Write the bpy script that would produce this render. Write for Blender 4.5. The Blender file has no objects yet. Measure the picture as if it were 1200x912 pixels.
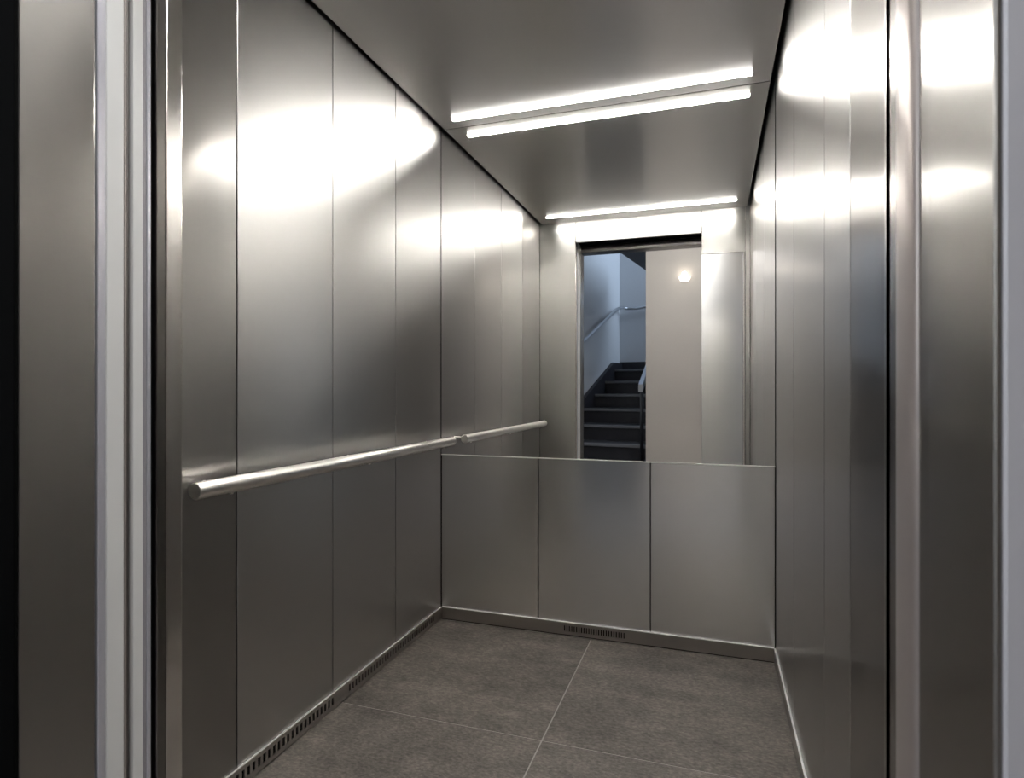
import bpy, bmesh, math, random
from mathutils import Vector, Matrix

# ------------------------------------------------------------------ camera, world, light, exposure
scene = bpy.context.scene
COL = scene.collection
random.seed(7)

YAW = 0.3226
CAM_H = 1.0015
cam_data = bpy.data.cameras.new('camera')
cam = bpy.data.objects.new('camera', cam_data)
COL.objects.link(cam)
cam.location = (0, 0, CAM_H)
cam.rotation_euler = (math.pi / 2, 0, YAW)
cam_data.sensor_fit = 'HORIZONTAL'
cam_data.sensor_width = 36.0
cam_data.lens = 703.709 / 1200 * 36.0
cam_data.shift_y = 1.5257 / 1200
cam_data.clip_start = 0.02
cam_data.dof.use_dof = True
cam_data.dof.focus_distance = 2.2
cam_data.dof.aperture_fstop = 6.3
scene.camera = cam

world = bpy.data.worlds.new('world')
scene.world = world
world.use_nodes = True
world.node_tree.nodes['Background'].inputs[0].default_value = (0.62, 0.72, 0.9, 1)
world.node_tree.nodes['Background'].inputs[1].default_value = 0.05

vs = scene.view_settings
vs.view_transform = 'Standard'
vs.look = 'None'
vs.gamma = 1.0
vs.exposure = 0.0
vs.use_curve_mapping = False
scene.cycles.max_bounces = 14
scene.cycles.glossy_bounces = 12
scene.cycles.diffuse_bounces = 4
scene.cycles.sample_clamp_indirect = 35.0
scene.cycles.sample_clamp_direct = 0.0
scene.cycles.caustics_reflective = True
scene.cycles.blur_glossy = 0.5

STRIP_POWER = 72.0       # emission of the two ceiling light lines
STAIR_POWER = 54.0       # daylight from an assumed, unseen stairwell window
ADDED_LAMP_POWER = 74.0       # added, unseen ceiling lamp of the landing
SCONCE_POWER = 0.30
ADDED_WINDOW_POWER = 4.0      # glow of the added, unseen window at the foot of the stairs

# ------------------------------------------------------------------ dimensions (metres, camera at origin in plan)
XL, XR = -1.1304, 0.2192
YB, YF = 2.400, 0.812
ZC = 2.1407
ZM = 0.7225              # lower edge of the mirror
ZS = 0.0525              # top of the skirting
JL, JR = -0.878, 0.190   # door opening
HEAD = 2.000


# ------------------------------------------------------------------ materials
def new_mat(name):
    m = bpy.data.materials.new(name)
    m.use_nodes = True
    nt = m.node_tree
    return m, nt, nt.nodes['Principled BSDF']


def steel(name, color, rough, aniso, blur='Z', grain=0.04, wave=0.0, rough2=None, fac=0.5):
    """brushed stainless steel; blur = world axis along which reflections smear (across the brushing)"""
    m, nt, b = new_mat(name)
    N, L = nt.nodes, nt.links
    b.inputs['Metallic'].default_value = 1.0
    b.inputs['Anisotropic'].default_value = aniso
    tc = N.new('ShaderNodeTexCoord')
    mp = N.new('ShaderNodeMapping')
    lo, hi = 1.2, 420.0
    mp.inputs['Scale'].default_value = {'Z': (lo, lo, hi), 'Y': (lo, hi, lo), 'X': (hi, lo, lo)}[blur]
    L.new(tc.outputs['Object'], mp.inputs['Vector'])
    nz = N.new('ShaderNodeTexNoise')
    nz.inputs['Scale'].default_value = 1.0
    nz.inputs['Detail'].default_value = 3.0
    L.new(mp.outputs['Vector'], nz.inputs['Vector'])
    big = N.new('ShaderNodeTexNoise')
    big.inputs['Scale'].default_value = 2.3
    big.inputs['Detail'].default_value = 2.0
    L.new(tc.outputs['Object'], big.inputs['Vector'])
    rr = N.new('ShaderNodeMapRange')
    rr.inputs['To Min'].default_value = max(0.02, rough - grain)
    rr.inputs['To Max'].default_value = rough + grain
    L.new(nz.outputs['Fac'], rr.inputs['Value'])
    L.new(rr.outputs['Result'], b.inputs['Roughness'])
    cr = N.new('ShaderNodeMapRange')
    cr.inputs['To Min'].default_value = 0.985
    cr.inputs['To Max'].default_value = 1.015
    L.new(nz.outputs['Fac'], cr.inputs['Value'])
    mx = N.new('ShaderNodeVectorMath')
    mx.operation = 'SCALE'
    mx.inputs[0].default_value = color
    L.new(cr.outputs['Result'], mx.inputs['Scale'])
    L.new(mx.outputs['Vector'], b.inputs['Base Color'])
    if aniso > 0:
        tg = N.new('ShaderNodeTangent')
        tg.direction_type = 'UV_MAP'
        tg.uv_map = 'UVMap'
        L.new(tg.outputs['Tangent'], b.inputs['Tangent'])
    if wave > 0:      # sheet metal is never quite flat
        bp = N.new('ShaderNodeBump')
        bp.inputs['Strength'].default_value = 1.0
        bp.inputs['Distance'].default_value = wave
        L.new(big.outputs['Fac'], bp.inputs['Height'])
        L.new(bp.outputs['Normal'], b.inputs['Normal'])
    if rough2:        # brushed sheet: a crisp lobe plus a broad satin lobe
        b2 = N.new('ShaderNodeBsdfAnisotropic')
        b2.distribution = 'BECKMANN'
        b2.inputs['Anisotropy'].default_value = -0.4
        b2.inputs['Roughness'].default_value = rough2
        L.new(mx.outputs['Vector'], b2.inputs['Color'])
        if aniso > 0:
            L.new(tg.outputs['Tangent'], b2.inputs['Tangent'])
        mix = N.new('ShaderNodeMixShader')
        mix.inputs['Fac'].default_value = fac
        L.new(b.outputs[0], mix.inputs[1])
        L.new(b2.outputs[0], mix.inputs[2])
        L.new(mix.outputs[0], N['Material Output'].inputs['Surface'])
    return m


def plain(name, color, rough=0.6, metal=0.0, noise=0.0, nscale=8.0, bump=0.0, spec=0.5):
    m, nt, b = new_mat(name)
    b.inputs['Specular IOR Level'].default_value = spec
    b.inputs['Roughness'].default_value = rough
    b.inputs['Metallic'].default_value = metal
    b.inputs['Base Color'].default_value = (*color, 1)
    N, L = nt.nodes, nt.links
    if noise > 0 or bump > 0:
        tc = N.new('ShaderNodeTexCoord')
        nz = N.new('ShaderNodeTexNoise')
        nz.inputs['Scale'].default_value = nscale
        nz.inputs['Detail'].default_value = 5.0
        L.new(tc.outputs['Object'], nz.inputs['Vector'])
        cr = N.new('ShaderNodeMapRange')
        cr.inputs['To Min'].default_value = 1 - noise
        cr.inputs['To Max'].default_value = 1 + noise
        L.new(nz.outputs['Fac'], cr.inputs['Value'])
        mx = N.new('ShaderNodeVectorMath')
        mx.operation = 'SCALE'
        mx.inputs[0].default_value = color
        L.new(cr.outputs['Result'], mx.inputs['Scale'])
        L.new(mx.outputs['Vector'], b.inputs['Base Color'])
        if bump > 0:
            bp = N.new('ShaderNodeBump')
            bp.inputs['Strength'].default_value = 0.5
            bp.inputs['Distance'].default_value = bump
            L.new(nz.outputs['Fac'], bp.inputs['Height'])
            L.new(bp.outputs['Normal'], b.inputs['Normal'])
    return m


def emitter(name, color, strength):
    m, nt, b = new_mat(name)
    b.inputs['Base Color'].default_value = (0.9, 0.9, 0.9, 1)
    b.inputs['Emission Color'].default_value = (*color, 1)
    b.inputs['Emission Strength'].default_value = strength
    return m


def stone(name):
    m, nt, b = new_mat(name)
    N, L = nt.nodes, nt.links
    tc = N.new('ShaderNodeTexCoord')
    oi = N.new('ShaderNodeObjectInfo')
    off = N.new('ShaderNodeVectorMath')
    off.operation = 'MULTIPLY_ADD'
    off.inputs[0].default_value = (1, 1, 1)
    sc = N.new('ShaderNodeCombineXYZ')
    for i in range(3):
        L.new(oi.outputs['Random'], sc.inputs[i])
    off.inputs[1].default_value = (37.0, 17.0, 5.0)
    L.new(sc.outputs[0], off.inputs[0])
    L.new(tc.outputs['Object'], off.inputs[2])
    big = N.new('ShaderNodeTexNoise')
    big.inputs['Scale'].default_value = 7.0
    big.inputs['Detail'].default_value = 6.0
    big.inputs['Roughness'].default_value = 0.62
    L.new(off.outputs[0], big.inputs['Vector'])
    st = N.new('ShaderNodeMapping')
    st.inputs['Scale'].default_value = (80.0, 130.0, 80.0)
    L.new(off.outputs[0], st.inputs['Vector'])
    fine = N.new('ShaderNodeTexNoise')
    fine.inputs['Scale'].default_value = 1.0
    fine.inputs['Detail'].default_value = 4.0
    fine.inputs['Roughness'].default_value = 0.7
    L.new(st.outputs[0], fine.inputs['Vector'])
    band = N.new('ShaderNodeMapping')
    band.inputs['Scale'].default_value = (1.2, 14.0, 1.2)
    L.new(off.outputs[0], band.inputs['Vector'])
    bn = N.new('ShaderNodeTexNoise')
    bn.inputs['Scale'].default_value = 1.0
    bn.inputs['Detail'].default_value = 3.0
    L.new(band.outputs[0], bn.inputs['Vector'])
    a1 = N.new('ShaderNodeMix')
    a1.data_type = 'FLOAT'
    a1.inputs[0].default_value = 0.62
    L.new(big.outputs['Fac'], a1.inputs[2])
    L.new(fine.outputs['Fac'], a1.inputs[3])
    a2 = N.new('ShaderNodeMix')
    a2.data_type = 'FLOAT'
    a2.inputs[0].default_value = 0.16
    L.new(a1.outputs[0], a2.inputs[2])
    L.new(bn.outputs['Fac'], a2.inputs[3])
    rp = N.new('ShaderNodeValToRGB')
    e = rp.color_ramp.elements
    e[0].position, e[0].color = 0.38, (0.080, 0.070, 0.061, 1)
    e[1].position, e[1].color = 0.64, (0.29, 0.255, 0.222, 1)
    md = e.new(0.5)
    md.color = (0.158, 0.139, 0.122, 1)
    L.new(a2.outputs[0], rp.inputs['Fac'])
    L.new(rp.outputs['Color'], b.inputs['Base Color'])
    b.inputs['Roughness'].default_value = 0.52
    b.inputs['Specular IOR Level'].default_value = 0.35
    bp = N.new('ShaderNodeBump')
    bp.inputs['Strength'].default_value = 0.35
    bp.inputs['Distance'].default_value = 0.0012
    L.new(fine.outputs['Fac'], bp.inputs['Height'])
    L.new(bp.outputs['Normal'], b.inputs['Normal'])
    return m


STEEL_C = (0.54, 0.529, 0.515)
M = {
    'frame_paint': plain('grey_frame_paint', (0.68, 0.68, 0.73), 0.35),
    'satin_edge': plain('satin_edge', (0.80, 0.79, 0.77), 0.4, 0.3),
    'wall': steel('brushed_steel_wall', STEEL_C, 0.25, 0.75, 'Z', 0.015, 0.0012, 0.42, 0.35),
    'wall_smooth': steel('fine_steel_wall', (0.37, 0.358, 0.343), 0.15, 0.75, 'Z', 0.01, 0.0028, 0.46, 0.45),
    'panel_low': steel('brushed_steel_low', (0.90, 0.895, 0.892), 0.17, 0.85, 'Z', 0.01, 0.0006, 0.36, 0.3),
    'ceil': steel('brushed_steel_ceiling', (0.92, 0.90, 0.875), 0.26, 0.92, 'Y', 0.015, 0.0, 0.55, 0.4),
    'front': steel('brushed_steel_front', STEEL_C, 0.22, 0.7, 'Z', 0.01, 0.0008, 0.42, 0.5),
    'jamb': steel('steel_jamb', (0.39, 0.378, 0.363), 0.15, 0.75, 'Z', 0.01, 0.0024, 0.46, 0.45),
    'skirt': steel('steel_skirting', (0.50, 0.475, 0.45), 0.30, 0.0, 'Z', 0.03),
    'bright': steel('polished_steel_edge', (0.78, 0.76, 0.74), 0.16, 0.0, 'Z', 0.02),
    'rail': steel('satin_rail', (0.93, 0.91, 0.88), 0.28, 0.0, 'X', 0.01),
    'dark_steel': steel('dark_steel', (0.20, 0.19, 0.18), 0.30, 0.0, 'Z', 0.03),
    'black': plain('black_gap', (0.003, 0.003, 0.003), 0.9, spec=0.05),
    'rubber': plain('black_rubber', (0.003, 0.003, 0.003), 0.8, spec=0.05),
    'white_profile': plain('white_door_profile', (0.80, 0.80, 0.785), 0.35),
    'lilac_profile': plain('pale_aluminium', (0.70, 0.70, 0.76), 0.3, 0.5),
    'grey_profile': plain('grey_profile', (0.33, 0.32, 0.34), 0.4),
    'brown_profile': plain('warm_aluminium', (0.47, 0.42, 0.40), 0.35, 0.6),
    'stone': stone('dark_stone_tile'),
    'grout': plain('pale_grout', (0.42, 0.39, 0.36), 0.8, noise=0.12, nscale=30),
    'beige': plain('beige_paint', (0.50, 0.455, 0.41), 0.75, noise=0.03, nscale=60, bump=0.0004),
    'lilac_wall': plain('white_plaster', (0.70, 0.71, 0.73), 0.8, noise=0.03, nscale=40, bump=0.0004),
    'lobby_floor': plain('lobby_floor', (0.36, 0.35, 0.36), 0.45, noise=0.15, nscale=20),
    'stair_dark': plain('dark_stair', (0.020, 0.020, 0.026), 0.5, noise=0.3, nscale=25),
    'nosing': plain('grey_nosing', (0.16, 0.165, 0.185), 0.4, noise=0.15, nscale=40),
    'stair_steel': steel('stair_rail_steel', (0.62, 0.64, 0.68), 0.3, 0.0, 'X', 0.03),
    'strip': emitter('light_line', (1.0, 0.975, 0.93), STRIP_POWER),
    'lamp_glow': emitter('lamp_glow', (1.0, 0.93, 0.82), 2.2),
    'lamp_body': plain('lamp_white', (0.8, 0.78, 0.74), 0.4),
}
mm, nt_, b_ = new_mat('mirror_silver')
b_.inputs['Base Color'].default_value = (0.90, 0.905, 0.895, 1)
b_.inputs['Metallic'].default_value = 1.0
b_.inputs['Roughness'].default_value = 0.0
M['mirror'] = mm


# ------------------------------------------------------------------ mesh helpers
def uv_axis(bm, axis):
    """UVs in metres with U along the given axis (the smear direction of the brushed steel)"""
    ax = {'X': Vector((1, 0, 0)), 'Y': Vector((0, 1, 0)), 'Z': Vector((0, 0, 1))}[axis]
    lay = bm.loops.layers.uv.get('UVMap') or bm.loops.layers.uv.new('UVMap')
    bm.normal_update()
    for f in bm.faces:
        a = ax
        if abs(f.normal.dot(a)) > 0.8:
            a = Vector((0, 1, 0)) if axis != 'Y' else Vector((1, 0, 0))
            if abs(f.normal.dot(a)) > 0.8:
                a = Vector((1, 0, 0))
        t = (a - f.normal * a.dot(f.normal)).normalized()
        bt = f.normal.cross(t)
        for l in f.loops:
            l[lay].uv = (l.vert.co.dot(t), l.vert.co.dot(bt))


def add_box(bm, x0, x1, y0, y1, z0, z1, bevel=0.0, seg=1):
    vs_ = [bm.verts.new((x, y, z)) for x in (x0, x1) for y in (y0, y1) for z in (z0, z1)]
    idx = [(0, 1, 3, 2), (4, 6, 7, 5), (0, 4, 5, 1), (2, 3, 7, 6), (0, 2, 6, 4), (1, 5, 7, 3)]
    fs = [bm.faces.new([vs_[i] for i in q]) for q in idx]
    if bevel > 0:
        es = list({e for f in fs for e in f.edges})
        bmesh.ops.bevel(bm, geom=es, offset=bevel, segments=seg, affect='EDGES', profile=0.6)


def add_cyl(bm, p0, p1, r0, r1=None, n=24, caps=True):
    r1 = r0 if r1 is None else r1
    p0, p1 = Vector(p0), Vector(p1)
    d = (p1 - p0).normalized()
    up = Vector((0, 0, 1)) if abs(d.z) < 0.9 else Vector((1, 0, 0))
    a = d.cross(up).normalized()
    b = d.cross(a)
    rings = []
    for p, r in ((p0, r0), (p1, r1)):
        rings.append([bm.verts.new(p + (a * math.cos(2 * math.pi * i / n) + b * math.sin(2 * math.pi * i / n)) * r) for i in range(n)])
    for i in range(n):
        j = (i + 1) % n
        f = bm.faces.new((rings[0][i], rings[0][j], rings[1][j], rings[1][i]))
        f.smooth = True
    if caps:
        bm.faces.new(rings[0][::-1])
        bm.faces.new(rings[1])


def add_tube(bm, pts, r, n=14):
    """round tube through points, mitred"""
    pts = [Vector(p) for p in pts]
    rings = []
    for i, p in enumerate(pts):
        d = (pts[min(i + 1, len(pts) - 1)] - pts[max(i - 1, 0)]).normalized()
        up = Vector((0, 0, 1)) if abs(d.z) < 0.95 else Vector((1, 0, 0))
        a = d.cross(up).normalized()
        b = d.cross(a)
        rings.append([bm.verts.new(p + (a * math.cos(2 * math.pi * k / n) + b * math.sin(2 * math.pi * k / n)) * r) for k in range(n)])
    for i in range(len(rings) - 1):
        for k in range(n):
            j = (k + 1) % n
            f = bm.faces.new((rings[i][k], rings[i][j], rings[i + 1][j], rings[i + 1][k]))
            f.smooth = True
    bm.faces.new(rings[0][::-1])
    bm.faces.new(rings[-1])


def add_lathe(bm, prof, n=28, centre=(0, 0, 0)):
    cx, cy, cz = centre
    rings = []
    for r, z in prof:
        rings.append([bm.verts.new((cx + r * math.cos(2 * math.pi * k / n), cy + r * math.sin(2 * math.pi * k / n), cz + z)) for k in range(n)])
    for i in range(len(rings) - 1):
        for k in range(n):
            j = (k + 1) % n
            f = bm.faces.new((rings[i][k], rings[i][j], rings[i + 1][j], rings[i + 1][k]))
            f.smooth = True


def obj(name, bm, mat, parent=None, axis='Z', recalc=True):
    if recalc:
        bmesh.ops.recalc_face_normals(bm, faces=bm.faces)
    uv_axis(bm, axis)
    me = bpy.data.meshes.new(name)
    bm.to_mesh(me)
    bm.free()
    me.materials.append(M[mat])
    o = bpy.data.objects.new(name, me)
    COL.objects.link(o)
    if parent is not None:
        o.parent = parent
        o.matrix_parent_inverse = parent.matrix_world.inverted() if False else Matrix.Translation(-Vector(parent.location))
    return o


def box(name, mat, x0, x1, y0, y1, z0, z1, parent=None, bevel=0.0, axis='Z', seg=1):
    bm = bmesh.new()
    add_box(bm, x0, x1, y0, y1, z0, z1, bevel, seg)
    return obj(name, bm, mat, parent, axis)


def empty(name, loc):
    o = bpy.data.objects.new(name, None)
    COL.objects.link(o)
    o.location = loc
    o.empty_display_size = 0.1
    return o


def tag(o, label, cat=None, group=None, kind=None):
    o['label'] = label
    if cat:
        o['category'] = cat
    if group:
        o['group'] = group
    if kind:
        o['kind'] = kind
    return o


def struct(o, label, cat):
    return tag(o, label, cat, kind='structure')


# ------------------------------------------------------------------ lift car: floor
floor = struct(box('floor', 'grout', XL - 0.01, XR + 0.01, 0.50, YB + 0.02, -0.05, -0.0015),
               'lift car floor of dark grey stone tiles with thin pale joints', 'floor')
XJ, YJ, G = -0.4640, 1.6555, 0.0021
xs = [XL, XJ, XR]
ys = [0.815, YJ - 0.745, YJ, YB - 0.006]
for i in range(2):
    for j in range(3):
        x0, x1, y0, y1 = xs[i] + G, xs[i + 1] - G, ys[j] + G, ys[j + 1] - G
        box('tile', 'stone', x0, x1, y0, y1, -0.010, 0.0, floor, 0.0008)
trim = struct(box('trim_1', 'dark_steel', JL - 0.02, JR + 0.02, 0.52, 0.812, -0.012, 0.0015, bevel=0.001),
              'dark metal door sill across the lift entrance', 'sill')

# ------------------------------------------------------------------ lift car: walls
PT = 0.010                     # panel thickness
SEAM = 0.0020                  # half joint
ZT = 2.30                      # panels run up behind the ceiling shadow gap
wl = struct(box('wall_left', 'black', XL - 0.05, XL - PT - 0.001, YF, YB + 0.05, 0.0, ZT),
            'left wall of the lift car clad in brushed steel panels', 'wall')
seams_l = [YF, 1.2085, 1.6090, 2.0030, YB]
for j in range(4):
    mat = 'wall_smooth' if j == 0 else 'wall'
    p = box('wall_panel', mat, XL - PT, XL, seams_l[j] + SEAM, seams_l[j + 1] - SEAM, ZS, ZT, wl, 0.0011)
    if j == 0:
        p['label'] = 'smoother shinier steel panel next to the entrance'
wr = struct(box('wall_right', 'black', XR + PT + 0.001, XR + 0.05, YF, YB + 0.05, 0.0, ZT),
            'right wall of the lift car clad in tall steel panels', 'wall')
seams_r = [YF, 1.138, 1.384, 1.878, YB]
for j in range(4):
    mat = 'wall_smooth' if j == 0 else 'wall'
    p = box('wall_panel', mat, XR, XR + PT, seams_r[j] + SEAM, seams_r[j + 1] - SEAM, ZS, ZT, wr, 0.0011)
    if j == 0:
        p['label'] = 'darker shinier steel panel next to the entrance'
wb = struct(box('wall_back', 'black', XL - 0.05, XR + 0.05, YB + 0.016, YB + 0.06, 0.0, ZT),
            'back wall of the lift car with three low steel panels', 'wall')
seams_b = [XL, -0.6885, -0.2320, XR]
for j in range(3):
    box('wall_panel', 'panel_low', seams_b[j] + SEAM, seams_b[j + 1] - SEAM, YB + 0.003, YB + 0.014, ZS, ZM - 0.003, wb, 0.0011)

# ------------------------------------------------------------------ skirting with vent slots
def slotted(bm, a0, a1, t0, t1, z0, z1, runs, pitch, along):
    """skirting strip from a0 to a1, with real vertical slots in each run"""
    def bx(p0, p1, za, zb):
        if along == 'Y':
            add_box(bm, t0, t1, p0, p1, za, zb)
        else:
            add_box(bm, p0, p1, t0, t1, za, zb)
    zl, zh = z0 + 0.27 * (z1 - z0), z0 + 0.76 * (z1 - z0)
    bx(a0, a1, z0, zl)
    bx(a0, a1, zh, z1)
    cur = a0
    for r0, r1 in runs:
        bx(cur, r0, zl, zh)
        n = int(round((r1 - r0) / pitch))
        p = (r1 - r0) / n
        for k in range(n):
            bx(r0 + k * p + 0.48 * p, r0 + (k + 1) * p, zl, zh)
        cur = r1
    bx(cur, a1, zl, zh)


SK = 0.005
bl = struct(box('baseboard_left', 'black', XL - 0.004, XL + 0.0005, YF, YB, 0.0, ZS - 0.002),
            'low steel skirting with a long row of vent slots along the left wall', 'baseboard')
bm = bmesh.new()
slotted(bm, YF, YB - SK, XL + 0.0015, XL + SK, 0.004, ZS, [(0.90, 1.615), (1.69, 2.33)], 0.0190, 'Y')
obj('vent_strip', bm, 'skirt', bl)
box('top_lip', 'satin_edge', XL + 0.0005, XL + SK + 0.001, YF, YB - SK, ZS, ZS + 0.002, bl)
bb = struct(box('baseboard_back', 'black', XL, XR, YB - 0.0005, YB + 0.012, 0.0, ZS - 0.002),
            'low steel skirting with one short vent along the back wall', 'baseboard')
bm = bmesh.new()
slotted(bm, XL + SK, XR - SK, YB - SK, YB - 0.0015, 0.004, ZS, [(-0.577, -0.326)], 0.0100, 'X')
obj('vent_strip', bm, 'skirt', bb)
box('top_lip', 'satin_edge', XL + SK, XR - SK, YB - SK - 0.001, YB + 0.004, ZS, ZS + 0.002, bb)
br = struct(box('baseboard_right', 'black', XR - 0.0005, XR + 0.004, YF, YB, 0.0, ZS - 0.002),
            'low plain steel skirting along the right wall', 'baseboard')
box('face_strip', 'skirt', XR - SK, XR - 0.0015, YF, YB - SK, 0.004, ZS, br)
box('top_lip', 'satin_edge', XR - SK - 0.001, XR - 0.0005, YF, YB - SK, ZS, ZS + 0.002, br)

# ------------------------------------------------------------------ ceiling
GAPX = 0.018
cl = struct(box('ceiling', 'black', XL - 0.05, XR + 0.05, 0.70, YB + 0.06, ZT, ZT + 0.04),
            'suspended brushed steel ceiling of the lift car with black side gaps', 'ceiling')
box('ceiling_panel', 'ceil', XL + GAPX, XR - GAPX, YF + 0.004, YB - 0.003, ZC, ZC + 0.012, cl, 0.0012, axis='Y')


def light_line(y, label):
    e = empty('ceiling_light', (-0.452, y, ZC))
    tag(e, label, 'light', 'light lines in the lift ceiling')
    x0, x1 = -1.037, 0.134
    bm = bmesh.new()
    add_box(bm, x0, x1, y - 0.0095, y + 0.0095, ZC - 0.005, ZC - 0.0005, 0.0012, 2)
    obj('diffuser', bm, 'strip', e)
    for xa, xb in ((x0 - 0.004, x0), (x1, x1 + 0.004)):
        box('end_cap', 'rail', xa, xb, y - 0.0105, y + 0.0105, ZC - 0.0054, ZC - 0.0002, e, 0.0005)
    return e


light_line(2.316, 'thin glowing light line in the steel ceiling beside the mirror')
light_line(0.975, 'thin glowing light line in the steel ceiling near the entrance, seen in the mirror')

# ------------------------------------------------------------------ mirror
mir = empty('mirror', (0.5 * (XL + XR), YB, ZM))
tag(mir, 'large frameless mirror on the upper back wall reflecting the entrance and stairs', 'mirror')
box('glass', 'mirror', XL + 0.002, XR - 0.002, YB, YB + 0.006, ZM, ZC + 0.10, mir)
box('bottom_trim', 'satin_edge', XL + 0.002, XR - 0.002, YB - 0.0050, YB + 0.006, ZM - 0.0040, ZM - 0.0002, mir, 0.0008)

# ------------------------------------------------------------------ handrail
RX, RZ, RR = XL + 0.084, 0.7860, 0.0188
y0, y1 = 0.998, 2.336
hr = empty('handrail', (RX, y0, RZ))
tag(hr, 'round satin steel handrail on brackets along the left wall', 'handrail')
bm = bmesh.new()
add_cyl(bm, (RX, y0 + 0.003, RZ), (RX, y1 - 0.003, RZ), RR, n=40, caps=False)
obj('rail', bm, 'rail', hr)
for ya, yb in ((y0 + 0.003, y0), (y1 - 0.003, y1)):
    bm = bmesh.new()
    add_cyl(bm, (RX, ya, RZ), (RX, yb, RZ), RR, RR - 0.0022, n=40)
    obj('end_cap', bm, 'rail', hr)
for yb in (1.105, 1.690, 2.255):
    bm = bmesh.new()
    add_cyl(bm, (XL, yb, RZ - 0.008), (XL + 0.004, yb, RZ - 0.008), 0.013, 0.012, n=28)
    add_box(bm, XL + 0.003, RX - 0.009, yb - 0.010, yb + 0.010, RZ - 0.007, RZ + 0.003, 0.002)
    bk = obj('bracket', bm, 'rail', hr)
    bm = bmesh.new()
    add_cyl(bm, (RX - 0.003, yb, RZ - RR + 0.002), (RX - 0.003, yb, RZ - RR - 0.004), 0.0045, 0.0035, n=14)
    obj('screw', bm, 'rail', bk)

# ------------------------------------------------------------------ entrance of the lift car (seen in the mirror)
wf = struct(box('wall_front', 'black', XL - 0.02, JL - 0.03, 0.775, YF - 0.012, 0.0, ZT),
            'front wall of the lift car around the entrance, steel clad', 'wall')
box('return_panel', 'front', XL + 0.001, JL - 0.002, YF - 0.011, YF, 0.002, ZT, wf, 0.0013)
box('return_panel', 'front', JR + 0.002, XR - 0.001, YF - 0.011, YF, 0.002, ZT, wf, 0.0013)
XP = -0.068
box('header_panel', 'front', JL + 0.001, XP - SEAM, YF - 0.011, YF, HEAD, ZT, wf, 0.0013)
box('header_panel', 'front', XP + SEAM, JR, YF - 0.011, YF, 1.862, ZT, wf, 0.0013)
box('header_core', 'rubber', JL, JR, 0.66, YF - 0.012, HEAD + 0.012, ZT, wf)

# left reveal, from the car outwards: polished car edge, dark return, door leaves, landing jamb
jt = struct(box('trim_2', 'bright', JL - 0.030, JL, 0.7795, YF - 0.0005, 0.0, HEAD + 0.01, bevel=0.002, seg=2),
            'polished steel edge of the car entrance on the left', 'door trim')
box('inner_return', 'dark_steel', JL - 0.034, JL - 0.0015, 0.762, 0.7793, 0.0, HEAD + 0.01, jt, 0.001)

d1 = struct(empty('door_1', (-1.30, 0.735, 0.0)), 'open lift car door on the left, only its pale edge showing', 'door')
box('leaf', 'wall_smooth', -1.80, JL - 0.010, 0.716, 0.7525, 0.012, HEAD + 0.02, d1, 0.001)
box('edge_profile', 'white_profile', JL - 0.010, JL - 0.001, 0.7185, 0.7365, 0.012, HEAD + 0.02, d1, 0.002, seg=2)
box('buffer_strip', 'grey_profile', JL - 0.010, JL - 0.003, 0.7368, 0.7445, 0.012, HEAD + 0.02, d1, 0.001)
box('edge_bead', 'lilac_profile', JL - 0.010, JL - 0.002, 0.7447, 0.7520, 0.012, HEAD + 0.02, d1, 0.001)

d2 = struct(empty('door_2', (-1.30, 0.685, 0.0)), 'open landing door on the left, only its broad white edge showing', 'door')
box('leaf', 'wall_smooth', -1.80, JL - 0.010, 0.660, 0.7075, 0.012, HEAD + 0.02, d2, 0.001)
box('edge_profile', 'white_profile', JL - 0.010, JL - 0.001, 0.6740, 0.7030, 0.012, HEAD + 0.02, d2, 0.002, seg=2)
box('lip_profile', 'lilac_profile', JL - 0.010, JL - 0.002, 0.6615, 0.6738, 0.012, HEAD + 0.02, d2, 0.001)
box('edge_bead', 'brown_profile', JL - 0.010, JL - 0.002, 0.7045, 0.7085, 0.012, HEAD + 0.02, d2, 0.0006)

fr = struct(empty('trim_3', (JL, 0.60, 0.0)), 'brushed steel landing door frame around the lift entrance', 'door frame')
box('jamb', 'jamb', JL - 0.045, JL, 0.551, 0.6555, 0.0, HEAD + 0.06, fr, 0.002, seg=2)
box('jamb_face', 'rubber', JL - 0.16, JL - 0.0005, 0.5455, 0.5508, 0.0, HEAD + 0.06, fr, 0.0012)
box('jamb', 'jamb', JR, JR + 0.005, 0.514, 0.6480, 0.0, HEAD + 0.06, fr, 0.0022, seg=3)
box('jamb_face', 'frame_paint', JR + 0.0052, JR + 0.40, 0.512, 0.5300, 0.0, HEAD + 0.06, fr, 0.002)
box('head', 'dark_steel', JL - 0.045, JR + 0.05, 0.551, 0.6480, HEAD - 0.035, HEAD + 0.10, fr, 0.002, seg=2)

# right reveal
jr = struct(empty('trim_4', (JR, 0.75, 0.0)), 'steel closing post of the lift entrance on the right', 'door trim')
box('post_edge', 'bright', JR + 0.001, JR + 0.012, 0.800, YF - 0.012, 0.0, HEAD + 0.01, jr, 0.0015, seg=2)
box('dark_strip', 'dark_steel', JR + 0.006, JR + 0.020, 0.784, 0.7995, 0.0, HEAD + 0.01, jr)  # dark steel strip set back in the post
box('post_strip', 'jamb', JR + 0.001, JR + 0.020, 0.7475, 0.7838, 0.0, HEAD + 0.01, jr, 0.001)
bm = bmesh.new()
prof = [(0.020, 0.7470), (0.000, 0.7465), (-0.0035, 0.742), (-0.0045, 0.733), (-0.0045, 0.700), (-0.003, 0.688), (0.001, 0.6825), (0.020, 0.6820)]
rings = [[bm.verts.new((JR + dx, y, z)) for dx, y in prof] for z in (0.0, HEAD + 0.01)]
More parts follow.
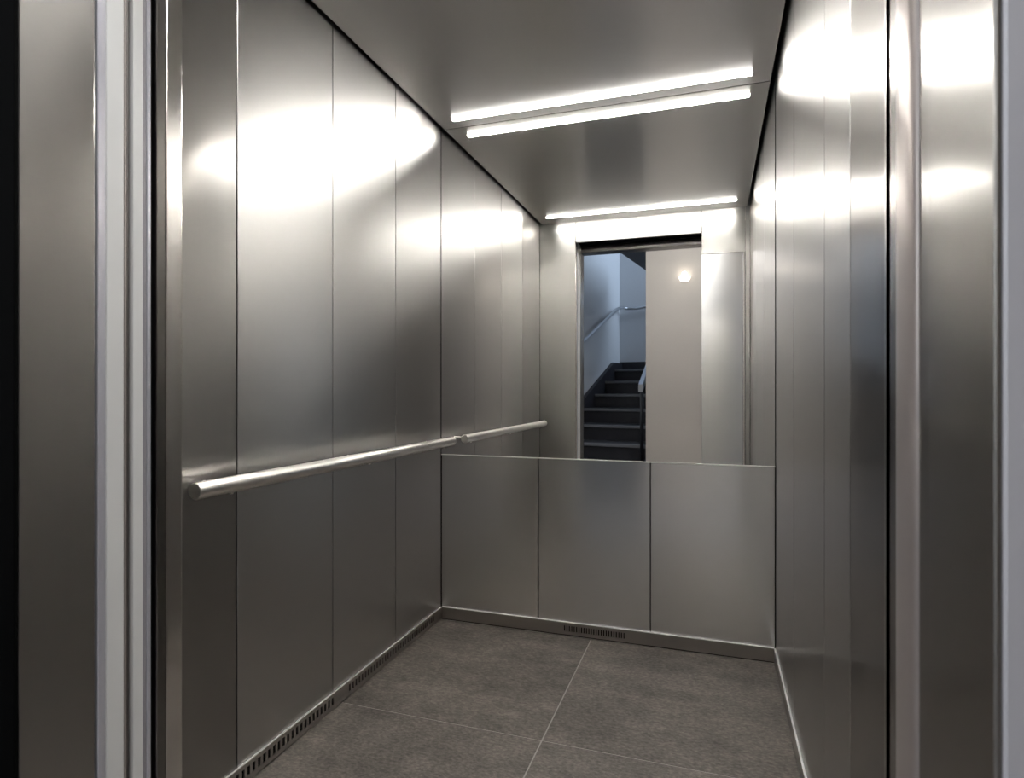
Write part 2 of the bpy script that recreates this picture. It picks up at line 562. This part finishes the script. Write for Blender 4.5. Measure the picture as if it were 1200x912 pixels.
for k in range(len(prof)):
    j = (k + 1) % len(prof)
    f = bm.faces.new((rings[0][k], rings[0][j], rings[1][j], rings[1][k]))
    f.smooth = True
obj('slam_profile', bm, 'brown_profile', jr)
box('landing_strip', 'jamb', JR + 0.001, JR + 0.020, 0.6490, 0.6815, 0.0, HEAD + 0.01, jr, 0.001)
box('post_core', 'rubber', JR + 0.0205, JR + 0.05, 0.6490, YF - 0.012, 0.0, HEAD + 0.01, jr)

# ------------------------------------------------------------------ landing (behind the camera, seen in the mirror)
w1 = struct(box('wall_landing_left', 'beige', -3.2, JL - 0.046, 0.5515, 0.655, 0.0, 2.60),
            'landing wall to the left of the lift entrance', 'wall')
w2 = struct(box('wall_landing_right', 'beige', JR + 0.0505, 2.2, 0.5305, 0.648, 0.0, 2.60),
            'landing wall to the right of the lift entrance', 'wall')
w3 = struct(box('wall_landing_head', 'beige', JL - 0.046, JR + 0.0505, 0.5515, 0.648, HEAD + 0.101, 2.60),
            'landing wall above the lift entrance', 'wall')
YW = -0.650
XE = -0.565
wbg = struct(box('wall_lobby', 'beige', XE, 2.2, YW - 0.12, YW, 0.0, 2.60),
             'plain beige landing wall carrying the small wall lamp', 'wall')
struct(box('wall_lobby_side', 'beige', 2.2, 2.3, YW - 0.12, 0.648, 0.0, 2.60),
       'end wall of the landing on the right', 'wall')
struct(box('floor_landing', 'lobby_floor', -3.2, 2.3, -4.6, 0.50, -0.06, 0.0),
       'dark stone floor of the landing outside the lift', 'floor')
struct(box('ceiling_landing', 'lilac_wall', -0.75, 2.3, YW - 0.12, 0.648, 2.60, 2.68),
       'white ceiling of the landing outside the lift', 'ceiling')

# added steel cupboard standing in for the front-wall steel seen in the mirror
cb = empty('stand_in_cupboard', (0.45, YW, 0.0))
tag(cb, 'added tall steel cupboard standing in for front-wall steel right of the beige wall in the mirror', 'cupboard')
CX0 = -0.0905
box('body', 'dark_steel', CX0 + 0.003, 1.10, YW + 0.0005, YW + 0.030, 0.0, 2.45, cb)
box('door', 'front', CX0, 0.50, YW + 0.0305, YW + 0.046, 0.01, 2.44, cb, 0.001)
box('door', 'front', 0.503, 1.10, YW + 0.0305, YW + 0.046, 0.01, 2.44, cb, 0.001)

# wall lamp on the beige wall: half bowl
lx, lz = -0.232, 1.985
lamp = empty('wall_lamp', (lx, YW, lz))
tag(lamp, 'small glowing half-bowl wall lamp on the beige wall, seen in the mirror', 'lamp')
bm = bmesh.new()
N_ = 16
profl = [(0.003, -0.036), (0.022, -0.034), (0.034, -0.026), (0.042, -0.010), (0.048, 0.006)]
rings = []
for r, z in profl:
    rings.append([bm.verts.new((lx + r * math.cos(math.pi * k / N_), YW + 0.002 + r * 0.9 * math.sin(math.pi * k / N_), lz + z)) for k in range(N_ + 1)])
for i in range(len(rings) - 1):
    for k in range(N_):
        f = bm.faces.new((rings[i][k], rings[i][k + 1], rings[i + 1][k + 1], rings[i + 1][k]))
        f.smooth = True
sh = obj('shade', bm, 'lamp_glow', lamp)
sh.modifiers.new('thickness', 'SOLIDIFY').thickness = 0.003
box('back_plate', 'lamp_body', lx - 0.03, lx + 0.03, YW + 0.0003, YW + 0.005, lz - 0.03, lz + 0.004, lamp, 0.001)
bm = bmesh.new()
add_lathe(bm, [(0.0005, 0.012), (0.008, 0.009), (0.010, 0.002), (0.008, -0.006), (0.0005, -0.009)], 16, (lx, YW + 0.020, lz - 0.010))
obj('bulb', bm, 'lamp_glow', lamp)
ld = bpy.data.lights.new('wall_lamp_light', 'POINT')
ld.energy = SCONCE_POWER
ld.color = (1.0, 0.90, 0.78)
ld.shadow_soft_size = 0.02
lo = bpy.data.objects.new('wall_lamp_light', ld)
COL.objects.link(lo)
lo.parent = lamp
lo.location = (0, 0.060, 0.02)

# added, unseen landing ceiling lamp that brightens the lobby: round opal dish
LX, LY = -0.15, 0.24
cd = empty('added_ceiling_lamp', (LX, LY, 2.60))
tag(cd, 'added unseen round opal ceiling lamp on the landing outside the lift', 'lamp')
bm = bmesh.new()
add_lathe(bm, [(0.16, 0.0), (0.165, -0.03), (0.15, -0.035)], 32, (LX, LY, 2.599))
obj('rim', bm, 'lamp_body', cd)
bm = bmesh.new()
add_lathe(bm, [(0.15, -0.034), (0.13, -0.055), (0.08, -0.070), (0.001, -0.076)], 32, (LX, LY, 2.599))
M['opal'] = emitter('added_opal_glow', (0.96, 0.98, 1.0), ADDED_LAMP_POWER)
obj('opal_dish', bm, 'opal', cd)

# ------------------------------------------------------------------ staircase (behind the camera, seen in the mirror)
ALPHA = math.radians(8.5)
UP = Vector((math.sin(ALPHA), -math.cos(ALPHA), 0))      # ascending direction
RT = Vector((math.cos(ALPHA), math.sin(ALPHA), 0))       # across, from the plaster wall to the open side
RISE, RUN, WID = 0.1595, 0.392, 0.96
P3 = Vector((-1.338, 4.8 - 7.121, 0))                    # left end of the sixth nosing
ORG = P3 - UP * (5 * RUN)                                # left end of the first nosing
NST = 8
LAND = 0.36
R3 = Matrix((RT, UP, Vector((0, 0, 1)))).transposed()


def S(a, u, z):
    """stair frame: a across from the wall side, u along the flight, z up"""
    return ORG + RT * a + UP * u + Vector((0, 0, z))


def sbox(name, mat, a0, a1, u0, u1, z0, z1, parent=None, bevel=0.0):
    bm = bmesh.new()
    add_box(bm, a0, a1, u0, u1, z0, z1, bevel)
    for v in bm.verts:
        v.co = S(v.co.x, v.co.y, v.co.z)
    return obj(name, bm, mat, parent)


def sprism(name, mat, poly, a0, a1, parent=None):
    """polygon in (u, z) extruded across from a0 to a1"""
    bm = bmesh.new()
    A = [bm.verts.new(S(a0, u, z)) for u, z in poly]
    B = [bm.verts.new(S(a1, u, z)) for u, z in poly]
    bm.faces.new(A)
    bm.faces.new(B[::-1])
    for i in range(len(poly)):
        j = (i + 1) % len(poly)
        bm.faces.new((A[i], A[j], B[j], B[i]))
    return obj(name, bm, mat, parent)


st = empty('staircase', S(0.5 * WID, 0, 0))
tag(st, 'dark staircase with grey nosings rising beside a pale wall, seen in the mirror', 'staircase')
for k in range(NST):
    z1 = RISE * (k + 1)
    u0 = RUN * k
    sbox('riser', 'stair_dark', 0.0, WID, u0 + 0.025, u0 + 0.045, z1 - RISE, z1 - 0.0305, st)
    depth = RUN + 0.02 if k < NST - 1 else LAND
    sbox('tread', 'stair_dark', 0.0, WID if k < NST - 1 else 2.3, u0 + 0.018, u0 + depth, z1 - 0.030, z1, st)
    sbox('nosing', 'nosing', 0.0, WID, u0, u0 + 0.0175, z1 - 0.030, z1 + 0.001, st, 0.003)
sl = RISE / RUN
LU = RUN * (NST - 1)
sprism('stringer', 'stair_dark', [(-0.10, 0.0), (-0.10, RISE + 0.05), (LU, LU * sl + RISE + 0.09), (LU + LAND, LU * sl + RISE + 0.09), (LU + LAND, LU * sl + RISE - 0.05), (LU, LU * sl), (0.3, 0.0)], -0.045, -0.001, st)
sprism('stringer', 'stair_dark', [(0.0, 0.0), (0.0, RISE - 0.03), (LU, LU * sl + RISE - 0.03), (LU, LU * sl - 0.12), (0.3, 0.0)], WID + 0.001, WID + 0.03, st)
sbox('skirting', 'stair_dark', -0.04, 2.3, LU + LAND + 0.002, LU + LAND + 0.02, RISE * NST, RISE * NST + 0.11, st)

# plaster walls of the stairwell
struct(sbox('wall_stair_side', 'lilac_wall', -0.15, -0.047, -0.90, LU + LAND + 0.15, 0.0, 4.6),
       'pale plaster stairwell wall along the flight, seen in the mirror', 'wall')
struct(sbox('wall_stair_back', 'lilac_wall', -0.046, 2.5, LU + LAND + 0.022, LU + LAND + 0.15, 0.0, 4.6),
       'pale plaster wall behind the stair landing, seen in the mirror', 'wall')
struct(sbox('ceiling_stair', 'lilac_wall', -0.15, 2.5, -0.6, LU + LAND + 0.15, 4.6, 4.7),
       'white ceiling high above the stairs', 'ceiling')

# added unseen window at the foot of the stairs, lights the right jamb face
w_ = struct(empty('added_window_1', S(-0.03, 0.08, 1.15)), 'added unseen tall window with glowing panes at the foot of the stairs', 'window')
M['daylight'] = emitter('added_glow_pane', (0.90, 0.95, 1.0), ADDED_WINDOW_POWER)
for z0_, z1_ in ((1.19, 1.72), (1.76, 2.30)):
    sbox('pane', 'daylight', -0.0440, -0.0400, -0.18, 0.34, z0_, z1_, w_)
for a_ in ((-0.22, -0.18, 1.15, 2.34), (0.34, 0.38, 1.15, 2.34), (-0.18, 0.34, 1.15, 1.19), (-0.18, 0.34, 1.72, 1.76), (-0.18, 0.34, 2.30, 2.34)):
    sbox('frame_bar', 'lamp_body', -0.0465, -0.020, a_[0], a_[1], a_[2], a_[3], w_, 0.002)

# handrail along the plaster wall, turning along the back wall
h1 = empty('stair_handrail', S(0.03, LU, RISE * NST))
tag(h1, 'slim metal handrail climbing the pale stairwell wall and turning the corner', 'handrail')
off = 0.79
pts = [S(0.035, u, RISE + sl * u + off) for u in (0.0, 0.8, 1.6, 2.4, LU)]
pts += [S(0.035, LU + LAND - 0.12, RISE * NST + off + 0.05), S(0.06, LU + LAND - 0.04, RISE * NST + off + 0.045)]
pts += [S(0.20, LU + LAND - 0.03, RISE * NST + off + 0.035), S(0.36, LU + LAND - 0.03, RISE * NST + off + 0.06), S(0.55, LU + LAND - 0.03, RISE * NST + off + 0.11), S(1.2, LU + LAND - 0.03, RISE * NST + off + 0.14)]
bm = bmesh.new()
add_tube(bm, pts, 0.019)
obj('rail', bm, 'stair_steel', h1)
for u in (0.5, 1.5, 2.5):
    bm = bmesh.new()
    z = RISE + sl * u + off
    add_tube(bm, [S(-0.046, u, z - 0.06), S(0.0, u, z - 0.06), S(0.033, u, z - 0.015)], 0.006, 8)
    obj('bracket', bm, 'stair_steel', h1)

# free-standing rail with newel on the open side
h2 = empty('newel_rail', S(1.02, 0.25, 0.3))
tag(h2, 'flat pale rail on a dark post at the open side of the stairs', 'handrail')
bm = bmesh.new()
add_box(bm, 0.0, 0.04, 0, 1, -0.5, 0.5)
for v in bm.verts:
    t = v.co.y
    u = 0.62 + t * 1.7
    v.co = S(0.89 + v.co.x - t * 0.2, u, RISE + sl * u + 0.61 + (v.co.z) * 0.07)
obj('rail', bm, 'stair_steel', h2)
for k, u in enumerate((0.70, 1.45, 2.20)):
    bm = bmesh.new()
    pa = 0.91 - (u - 0.62) / 1.7 * 0.2
    add_cyl(bm, S(pa, u, RISE * (int(u / RUN) + 1) + 0.001), S(pa, u, RISE + sl * u + 0.59), 0.016, n=14)
    obj('post', bm, 'stair_dark', h2)

# soffit edge of the upper flight crossing the top of the view
sf = struct(sprism('trim_5', 'stair_dark', [(1.2, 2.43), (1.2, 2.60), (2.7, 2.60), (2.7, 2.43)], 0.55, 1.9),
            'dark edge of the upper landing above the stairs', 'stair soffit')

# bluish daylight in the stairwell, from an assumed window out of view
wd = bpy.data.lights.new('assumed_stair_window_light', 'AREA')
wd.shape = 'RECTANGLE'
wd.size, wd.size_y = 1.0, 1.6
wd.energy = STAIR_POWER
wd.color = (0.62, 0.78, 1.0)
wo = bpy.data.objects.new('assumed_stair_window_light', wd)
COL.objects.link(wo)
wo.location = S(2.1, LU + 0.1, 3.2)
tgt = S(0.0, LU + 0.1, 1.9)
wo.rotation_euler = (tgt - wo.location).to_track_quat('-Z', 'Y').to_euler()
